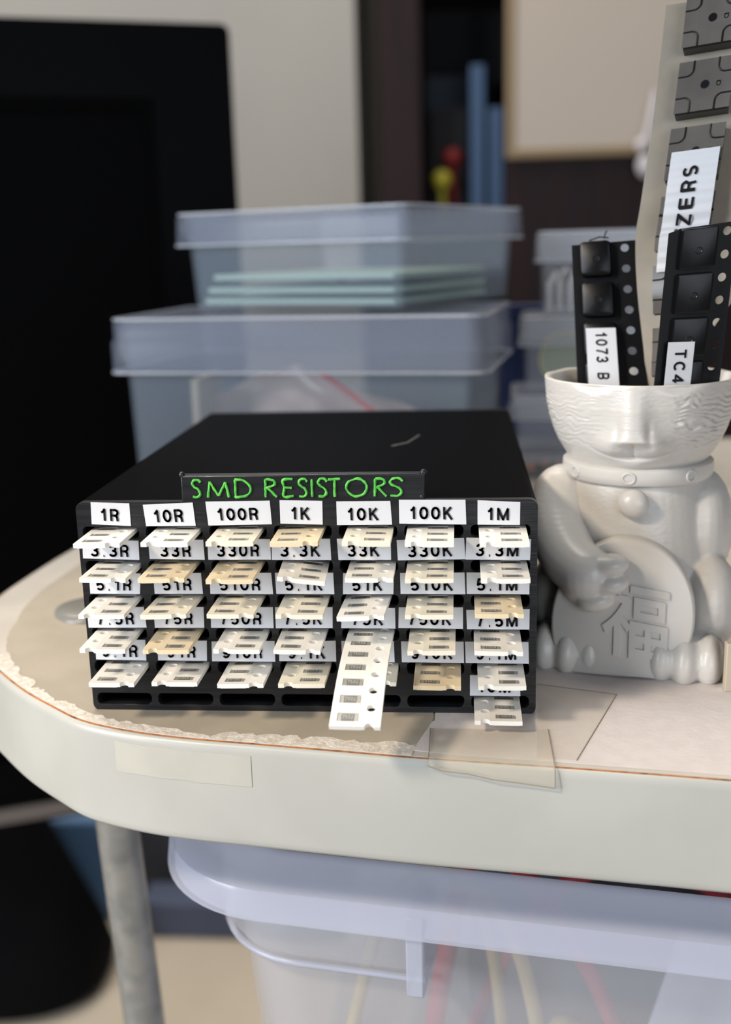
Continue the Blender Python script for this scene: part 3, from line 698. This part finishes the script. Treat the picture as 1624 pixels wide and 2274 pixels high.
for k in range(6):
    v0 = .6+12.05*k; u0, u1 = 4.2, 14.0
    def bx(u0, u1, v0, v1, w0, w1):
        g = G(); n = 5
        for_ = [[(u0, v0+(v1-v0)*i/n, w0), (u1, v0+(v1-v0)*i/n, w0), (u1, v0+(v1-v0)*i/n, w1), (u0, v0+(v1-v0)*i/n, w1)] for i in range(n+1)]
        g.loft(for_); return g
    pk = obj('pocket', bx(u0+.25, u1-.25, v0+.2, v0+9.6, 0, 3.1), M_buzside, o3, fn=ff3)
    obj('pocket_face', bx(u0, u1, v0, v0+9.3, 3.1, 3.3), M_buzface, pk, fn=ff3)
    g = G()
    for (cu, cv, a0) in ((u0, v0, 0), (u1, v0, 90), (u1, v0+9.3, 180), (u0, v0+9.3, 270)):
        su = 1 if cu == u0 else -1; sv = 1 if cv == v0 else -1
        pts = [(cu, cv+sv*2.7), (cu+su*1.5, cv+sv*2.7)]+[(cu+su*(1.5+1.2*math.sin(t)), cv+sv*(1.5+1.2*math.cos(t))) for t in [math.pi/2*i/6 for i in range(7)]]+[(cu+su*2.7, cv)]
        g.tube([(a, b, 3.32) for a, b in pts], .17, 6)
    obj('corner_groove', g, M_buzside, pk, fn=ff3)
    g = G(); g.add([(5+u0+.78*math.cos(t), v0+4.6+.78*math.sin(t), 3.34) for t in [2*math.pi*i/24 for i in range(24)]], [tuple(range(24))]); obj('sound_hole', g, M_buzside, pk, fn=ff3)
    vs, fs, wd = text2d('a', 1.7, .2, .09)
    g = G(); g.add([(u0+6.9+v.y*.95, v0+5.2-v.x*1.0, 3.34) for v in vs], fs); obj('marking', g, M_buzside, pk, fn=ff3, smooth=0)
sticker(o3, f3, 5.0, 13.6, 29.2, 50, 3.8, 'BUZZERS', 2.8, 49.0, 16.9, 1, cross=8.9, wav=.36)

# ------------------------------------------------------------------ clear plastic boxes behind the organizer
def shell_rings(w, d, z0, z1, r, th, dw=0):
    R0 = lambda e, z: [(x, y, z) for x, y in rrect(e, w-e, e, d-e, max(.6, r-e))]
    return R0
def clear_box(label, loc, rot, w, d, h, lid_h, over, r=4, th=1.1, step=False, group=None, draft=1.5):
    o = thing('storage_box', label, 'storage box', loc, R(rot), group)
    q_ = lambda e, z, rr=None: [(x, y, z) for x, y in rrect(e, w-e, e, d-e, max(.6, (rr or r)-e*.3))]
    g = G(); top = h-1.5
    g.loft([q_(over+draft, 0), q_(over+draft*.3, top*.7), q_(over, top), q_(over+th, top), q_(over+draft*.3+th, top*.7), q_(over+draft+th, th)])
    obj('box_body', g, M_smallbox if group else M_box, o, smooth=50)
    g = G(); zb = h-lid_h
    if step: g.loft([q_(over-.15, zb+.6), q_(.1, zb), q_(0, zb+.8), q_(0, zb+lid_h*.55), q_(.7, zb+lid_h*.62), q_(.7, h-1.6), q_(1.6, h-.4), q_(3, h), q_(5, h), q_(5.4, h-.9), q_(3, h-1.2), q_(1.9, h-2.2), q_(1.7, zb+lid_h*.6), q_(over-.15, zb+1.2)], cap0=False, cap1=False)
    else: g.loft([q_(over-.15, zb+.5), q_(.1, zb), q_(0, zb+.8), q_(.4, h-1.6), q_(1.2, h-.4), q_(2.4, h), q_(3, h-.9), q_(1.6, h-2), q_(1.3, zb+lid_h*.5), q_(over-.15, zb+1.1)], cap0=False, cap1=False)
    li = obj('box_lid', g, M_smalllid if group else M_lid, o, smooth=50)
    g = G(); bd_ = [Vector(p) for p in q_(0, zb+.3)]; g.tube(bd_+[bd_[0]], .3 if group else .45, 6)
    obj('lid_edge_highlight', g, M_lidshine, li, smooth=60)  # pale ring added for the bright line along the lid's lower edge
    g = G(); bd_ = [Vector(p) for p in q_(.9, h-.45)]; g.tube(bd_+[bd_[0]], .25 if group else .4, 6)
    obj('lid_edge_highlight', g, M_lidshine, li, smooth=60)  # pale ring added for the highlight along the lid's top edge
    g = G(); e = 5.2 if step else 2.8
    g.loft([q_(e, h-1.2), q_(e, h-.5)]); obj('lid_panel', g, M_lid, li)
    return o
lower = clear_box('large clear lidded box behind the organizer, lower of the two big boxes', (-38.8, 142, .2), -8.5, 115, 70, 62, 16.5, 3.2, 5, step=True)
upper = clear_box('clear lidded box holding pale boards, on top of the larger clear box', (-27.2, 183, 62.4), -25, 88.5, 90, 30.8, 10.6, 3.0, 4)
g = G(); g.box(70, 76, -.5, 1.2, 8, 29); g = None
def local(o, p):      # a point in a thing's frame to world millimetres
    return Matrix.Rotation(o.rotation_euler.z, 3, 'Z') @ Vector(p) + o.location/S
def pt(o, p): return tuple(local(o, p))
# boards in the upper box
for k, (dx, dz) in enumerate(((0, 1.4), (1.5, 4.9), (4, 9.1))):
    g = G(); g.box(0, 72-dx, 0, 68, 0, 1.7)
    b = obj('circuit_board', g, M_pcb, loc=pt(upper, (7.5+dx, 6.5, dz)), rot=(0, 0, upper.rotation_euler.z), bevel=.3)
    tag(b, ('pale green board lying at the bottom of the upper clear box', 'pale green board in the middle of three inside the upper clear box', 'pale green board uppermost of the three inside the upper clear box')[k], 'board', 'boards in the upper clear box')
    if k < 2:
        g = G()
        for a, c in ((24, 46), (44, 54)): g.disc((a, c, 1.7), 1.6, (0, 0, 1), (3.5-1.7) if k == 0 else 4.2-1.7)
        obj('standoff', g, M_white, b)
# crumpled zip bag and cards in the lower box
bag = thing('zip_bag', 'crumpled clear zip bag with a red seal inside the lower clear box', 'bag', pt(lower, (57, 30, 2)), lower.rotation_euler.z)
g = G(); rows = []; nx, nz = 30, 18
for j in range(nz+1):
    rr_ = []
    for i in range(nx+1):
        u, v = i/nx, j/nz; z = v*42*(1-.75*abs(u-.42)**1.2) ; x = -38+76*u
        rr_.append((x, -14+8*noise.noise((u*4, v*4, 1))+9*v, z+1.5*noise.noise((u*6, v*6, 7))+1))
    rows.append(rr_)
g.loft(rows, close=False, cap0=False, cap1=False)
bk = [[(x, y+1.2, z) for x, y, z in r_] for r_ in rows]; g.loft(bk, close=False, cap0=False, cap1=False)
obj('bag_film', g, M_bag, bag, smooth=60)
g = G(); g.tube([(4+j*5.6, -13.8+9*(1-.8*(j/6))+.6*math.sin(j)-6, 42-j*3.7) for j in range(7)], .8, 8); obj('zip_seal', g, M_red, bag)
g = G(); g.box(-1.2, 1.2, -10, 14, 0, 41); tag(obj('cream_card', g, M_card, loc=pt(lower, (24, 17, 2)), rot=(0, 0, R(-4)), bevel=.2), 'narrow cream card standing inside the lower clear box', 'card')
g = G(); g.box(0, 60, 0, 1.5, 0, 22); tag(obj('grey_card', g, M_grey, loc=pt(lower, (40, 55, 2)), rot=(0, 0, R(-10)), bevel=.2), 'grey card standing at the back inside the lower clear box', 'card')
# small boxes
SB = [('small clear lidded box above the yellow spool box', (92.6, 203, 56.6), -6, 48, 36, 28, 10.4, 1.7),
      ('small clear box holding a yellow and green spool', (86.9, 201, 29.8), -5, 52, 38, 26.6, 10.2, 1.9),
      ('small clear box under the spool box, holding nothing', (84.2, 199, 8.9), -3, 54, 40, 20.7, 8.6, 1.7),
      ('flat clear box of brown and orange parts, at the bottom of the small stack', (86.0, 200, .2), -3, 52, 38, 8.5, 3.0, 1.4)]
sb = [clear_box(l, p, r_, w_, d_, h_, lh, ov, 3, 1.0, draft=.6, group='small clear boxes stacked behind the cat planter') for l, p, r_, w_, d_, h_, lh, ov in SB]
for k in range(5):
    g = G(); x = 5+3.6*k; z = 1.3
    g.tube([(0, 0, 0), (0, 0, 9+3*(k % 2)), (2.5, -.5, 13+k % 3)], 1.0, 8); g.disc((0, 0, 0), 1.5, (0, 0, 1), 1.2)
    tag(obj('metal_connector', g, M_silver, loc=pt(sb[0], (x, 5+1.2*(k % 2), z)), smooth=50), 'silver metal connector inside the topmost small clear box', 'connector', 'metal connectors in the top small box')
sp = thing('filament_spool', 'yellow rimmed green disc standing inside a small clear box', 'spool', pt(sb[1], (17, 8, 1.3)), R(-20))
g = G(); g.tube([(9.2*math.cos(t), 0, 9.9+9.2*math.sin(t)) for t in [2*math.pi*i/40 for i in range(41)]], .8, 8); obj('spool_rim', g, M_ring, sp, smooth=60)
g = G(); g.disc((0, -1, 9.9), 8.8, (0, 1, 0), 2, 40); obj('spool_disc', g, M_spool, sp)
for k in range(4):
    g = G(); g.disc((0, 0, 0), 1.3, (0, 1, 0), 1.2, 20); tag(obj('ceramic_capacitor', g, M_orange, loc=pt(sb[3], (6+5.0*k, 4+k % 2, 3.4+1.4*(k % 2))), smooth=40), 'round orange ceramic capacitor inside the flat clear box', 'capacitor', 'capacitors in the flat clear box')
g = G(); g.box(0, 44, 0, 28, 0, 1.6); tag(obj('brown_board', g, M_brown, loc=pt(sb[3], (4, 6, 1.3)), rot=(0, 0, R(-3)), bevel=.2), 'brown board lying in the flat clear box', 'board')
g = G(); g.box(0, 46, 0, 8, 0, 58); tag(obj('navy_carton', g, M_navy, loc=(83, 243, .2), bevel=.4), 'dark blue carton standing behind the small clear boxes', 'carton')

# ------------------------------------------------------------------ bin under the table
BIN = thing('storage_bin', 'large milky plastic bin with a wide rim under the table top', 'storage bin', (1.8, 1.2, -173.6), R(-8.8))
BZ = 173.6; bw, bd = 330, 215
rr_ = lambda e, z, r_=27: [(x, y, z+BZ) for x, y in rrect(e, bw-e, e, bd-e, max(4, r_-e*.6), 14)]
g = G()
g.loft([rr_(.5, -41), rr_(0, -40.9), rr_(0, -40.2), rr_(.5, -36), rr_(.9, -35.0), rr_(1.9, -34.5), rr_(4.5, -33.7), rr_(8.6, -32.5), rr_(9.2, -32.0), rr_(10.6, -32.0), rr_(11, -32.6), rr_(9.6, -33.6), rr_(5, -34.9), rr_(2.4, -35.8), rr_(1.7, -36.4), rr_(1.2, -41)], cap0=False, cap1=False)
obj('rim', g, M_binrim, BIN, smooth=40)
g = G()
g.loft([rr_(23, -173), rr_(13.4, -60), rr_(12.0, -34), rr_(13.2, -34), rr_(14.6, -60), rr_(24.4, -171.6)])
obj('tub', g, M_bin, BIN, smooth=40)
def corner_path(e, z):      # along the short side, round the corner and along the front up to the rib
    pts = [(e, 120-10*k, z+BZ) for k in range(9)]
    r_ = 27-e*.6; pts += [(e+r_-r_*math.cos(a), e+r_-r_*math.sin(a), z+BZ) for a in [math.pi/2*k/12 for k in range(13)]]
    return pts+[(x, e, z+BZ) for x in (36, 42, 48, 54, 57)]
g = G(); g.loft([corner_path(9.6, -36), corner_path(9.6, -55.5), corner_path(10.4, -56.6), corner_path(13.2, -57.0), corner_path(13.2, -56.0), corner_path(10.8, -55.2), corner_path(10.6, -36)], close=False, cap0=False, cap1=False)
gus = obj('corner_gusset', g, M_bin, BIN, smooth=40)
g = G(); g.tube(corner_path(10.6, -56.7), .75, 8); obj('ledge', g, M_binrim, gus, smooth=60)
g = G(); bx0 = 55.2
g.box(bx0, bx0+3.4, .9, 13.6, -53.5+BZ, -37+BZ); obj('rib', g, M_binrim, BIN, bevel=.4)
g = G(); g.box(bx0+170, bx0+173.4, .9, 13.6, -53.5+BZ, -37+BZ); obj('rib', g, M_binrim, BIN, bevel=.4)
BROT = BIN.rotation_euler.z
def cable(name, label, pts, r, m):
    p0 = Vector(pts[0]); g = G(); g.tube(spline([Vector((p[0], p[1], min(p[2], 108+.12*p[2])))-p0 for p in pts], 10), r, 10)
    tag(obj(name, g, m, loc=pt(BIN, p0), rot=(0, 0, BROT), smooth=60), label, 'cable', 'cables coiled inside the bin')
cable('cable', 'pale cream cable loop inside the milky bin near its corner', [(42, 40, 30), (33, 36, 60), (38, 33, 95), (46, 36, 118), (58, 40, 122), (66, 44, 100), (70, 48, 40)], 1.5, M_ywire)
cable('cable', 'rose red cable running up inside the milky bin', [(46, 60, 20), (50, 58, 70), (60, 55, 118), (74, 57, 128)], 2.4, M_redwire)
cable('cable', 'tan cable bending down inside the milky bin behind its rib', [(58, 34, 128), (66, 33, 122), (74, 34, 104), (78, 36, 70), (72, 40, 30)], 1.6, M_ywire)
cable('cable', 'red cable slanting behind the bag inside the milky bin', [(70, 45, 126), (80, 44, 112), (92, 44, 88), (104, 46, 50)], 2.0, M_redwire)
cable('cable', 'dark red cable looping low inside the milky bin', [(58, 70, 60), (70, 66, 92), (88, 64, 112), (112, 62, 112), (126, 66, 96)], 2.0, M_redwire)
def lump(name, label, c, rad_, m, cat, sd=0, amp=.25):
    g = G(); g.ball((0, 0, rad_[2]), rad_, 32)
    g.v = [tuple(Vector(v)*(1)+Vector((0, 0, 0))+(Vector(v)-Vector((0, 0, rad_[2])))*amp*noise.noise(Vector(v)/max(rad_)*2.2+Vector((sd, sd, 0)))) for v in g.v]
    z0 = min(v[2] for v in g.v); g.v = [(v[0], v[1], v[2]-z0) for v in g.v]
    return tag(obj(name, g, m, loc=c, rot=(0, 0, BROT), smooth=60), label, cat)
lump('dark_pouch', 'dark grey pouch filling the middle of the milky bin', pt(BIN, (100, 95, 1.7)), (46, 30, 58), M_dark, 'pouch', 2)
lump('yellow_bundle', 'yellow bundle at the bottom of the milky bin', pt(BIN, (84, 46, 1.7)), (12, 10, 42), M_ywire, 'bundle', 5)
pb = thing('plastic_bag', 'folded clear plastic bag with bright creases inside the milky bin', 'bag', pt(BIN, (125, 30, 1.7)), BROT)
g = G(); rows = []
for j in range(25):
    r0 = []
    for i in range(31):
        u, v = i/30, j/24; x = -20+90*u*(.6+.4*v)+ -28*(1-v); z = 118*v
        r0.append((x, 3*noise.noise((u*9, v*1.5, 3))+1.5*math.sin(u*38+v*3)*.5+8*(1-v)*.3, z+.5))
    rows.append(r0)
g.loft(rows, close=False, cap0=False, cap1=False); g.loft([[(x, y+1.5, z) for x, y, z in r0] for r0 in rows], close=False, cap0=False, cap1=False)
obj('bag_film', g, clear('bright_bag_film', (216, 220, 236), .7, .2, .9), pb, smooth=60)

# ------------------------------------------------------------------ things further away
TV = thing('television', 'large black television with a wide frame standing behind the table', 'television', (-400, 480, -600), 0)
c0 = Vector((-57, 452, 0)); ang = R(22); ux = Vector((math.cos(ang), math.sin(ang), 0)); nx_ = Vector((math.sin(ang), -math.cos(ang), 0)); lo = TV.location/S
def ftv(v): return c0+ux*v.x+nx_*v.z+Vector((0, 0, v.y))-lo          # x along the screen (0 = near end), y height, z towards the viewer
obj('bezel', plate(rrect(-620, 0, -252, 201, 5), [rrect(-578, -43, -210, 162, 2)], 16), M_tv, TV, fn=ftv, bevel=3, seg=3)
obj('inner_frame', plate(rrect(-580, -41, -212, 164, 2), [rrect(-573, -48, -205, 157, 2)], 5), M_screen, TV, fn=lambda v: ftv(v+Vector((0, 0, -5))))
obj('screen', plate(rrect(-574, -47, -206, 158, 2), [], 4), M_screen, TV, fn=lambda v: ftv(v+Vector((0, 0, -10))))
obj('rear_housing', plate(rrect(-618, -2, -250, 199, 5), [], 30), M_tv, TV, fn=lambda v: ftv(v+Vector((0, 0, -16))), bevel=6, seg=3)
obj('silver_trim', plate(rrect(-618, -2, -249, -240, 1), [], 2), M_tvtrim, TV, fn=lambda v: ftv(v+Vector((0, 0, 2))), bevel=.5)
obj('stand_post', plate([(-340, -255), (-280, -255), (-280, -595), (-340, -595)], [], 20), M_tv, TV, fn=lambda v: ftv(v+Vector((0, 0, -18))))
g = G(); g.box(-460, -160, -40, 60, -600, -592); obj('stand_base', g, M_tv, TV, fn=lambda v: c0+ux*v.x-nx_*v.y+Vector((0, 0, v.z))-lo)
g = G(); rings = []
for zz, rr0 in ((0, .9), (8, .98), (20, 1.0), (52, .93), (89, .81), (125, .7), (163, .59), (215, .42), (250, .28), (262, .1)):
    rings.append([(130*rr0*math.copysign(abs(math.cos(t))**.7, math.cos(t)), 75*rr0*math.copysign(abs(math.sin(t))**.7, math.sin(t)), zz+5*noise.noise((t, zz*.02, 1))*(zz > 5)) for t in [2*math.pi*i/48 for i in range(48)]])
g.loft(rings); tag(obj('fabric_bag', g, M_fabric, loc=(-402, 715, -600), smooth=70), 'black rounded fabric bag slumped on the floor behind the table', 'bag')
g = G(); g.box(-45, 45, -25, 25, 0, 116); tag(obj('blue_crate', g, M_blue, loc=(-338, 832, -600), bevel=6, seg=3), 'steel blue crate on the floor behind the black bag', 'crate')
g = G(); g.box(-120, 250, 0, 120, 0, 300); tag(obj('low_cabinet', g, M_dark, loc=(-162, 845, -600), bevel=4), 'dark grey low cabinet standing on the floor beside the steel blue crate', 'cabinet')
g = G(); g.box(-95, 150, -20, 20, 0, 40); tag(obj('slate_box', g, mat('slate_blue', (84, 92, 116), .6), loc=(-165, 800, -600), bevel=3), 'low slate blue box on the floor in front of the dark cabinet', 'box')

BK = thing('bookcase', 'dark red wood bookcase with an open dark compartment by the back wall', 'bookcase', (200, 1400, -600))
bk = lambda n_, x0, x1, y0, y1, z0, z1, m, b=2: obj(n_, (lambda g: (g.box(x0-200, x1-200, y0-1400, y1-1400, z0+600, z1+600), g)[1])(G()), m, BK, bevel=b)
bk('side_panel', -32, 21, 1300, 1490, -600, 900, M_wood); bk('door', 128, 560, 1300, 1318, -600, 900, M_wood)
bk('back_panel', 21, 560, 1484, 1490, -600, 900, M_inner, 0); bk('side_panel', 548, 560, 1318, 1484, -600, 900, M_wood)
for z in (-590, -260, 110, 410, 890): bk('shelf', 21, 548, 1322, 1484, z-8, z, M_inner, 0)
def inbox(name, label, cat, x0, x1, z1, m, y=1330, d=90, grp=None):
    g = G(); g.box(0, x1-x0, 0, d, 0, z1-110); tag(obj(name, g, m, loc=(x0, y, 110.5), bevel=1.5), label, cat, grp)
inbox('book', 'tall blue book standing on the bookcase shelf, its taller one', 'book', 84, 102, 305, M_book)
inbox('book', 'shorter blue book standing between the tall book and the bookcase door', 'book', 107.5, 127, 252, M_book)
inbox('grey_carton', 'grey carton standing at the back of the bookcase compartment', 'carton', 24, 83, 306, mat('slate_carton', (70, 78, 92), .7), 1425, 50)
inbox('dark_carton', 'dark carton standing before the grey carton in the bookcase', 'carton', 30, 82, 258, M_inner, 1385, 35)
for nm, lb, c_, r_, m in (('red_ball', 'dark red toy ball in the bookcase compartment', (60, 1372, 195-110), 13, M_redtoy), ('yellow_ball', 'yellow toy ball below the red one in the bookcase compartment', (46, 1345, 165-110), 13, M_yel)):
    g = G(); g.ball((0, 0, 0), r_); g.loft([[(r_*.35*math.cos(t), r_*.35*math.sin(t), -c_[2]+.6 if k == 0 else -r_*.8) for t in [2*math.pi*i/12 for i in range(12)]] for k in (0, 1)])
    tag(obj(nm, g, m, loc=(c_[0], c_[1], 110+c_[2]), smooth=60), lb, 'toy')

BD = thing('framed_board', 'warm white board in a tan frame hanging on the bookcase door', 'board', (330, 1290, 400))
bd = lambda v: (v.x-330, -v.z+1290-1290, v.y-400)
obj('frame', plate([(128, 186), (540, 186), (540, 640), (128, 640)], [[(139, 197), (529, 197), (529, 629), (139, 629)]], 9), M_frame, BD, fn=lambda v: (v.x-330, -v.z, v.y-400), bevel=2)
obj('board_panel', plate([(137, 195), (531, 195), (531, 631), (137, 631)], [], 4), M_board, BD, fn=lambda v: (v.x-330, -v.z+3, v.y-400))
CL = thing('wall_hook', 'white hook with a round knob hanging at the lower edge of the framed board', 'hook', (297, 1268, 190))
g = G(); g.tube([(14, 0, 66), (8, -1, 30), (0, 0, 0)], 5, 10); obj('hook_stem', g, M_white, CL, smooth=60)
g = G(); g.ball((2, -2, -20), (10, 6, 14)); obj('hook_knob', g, M_white, CL, smooth=60)
g = G(); g.ball((-3, -2, 4), (7, 6, 9)); obj('hook_knob', g, M_white, CL, smooth=60)
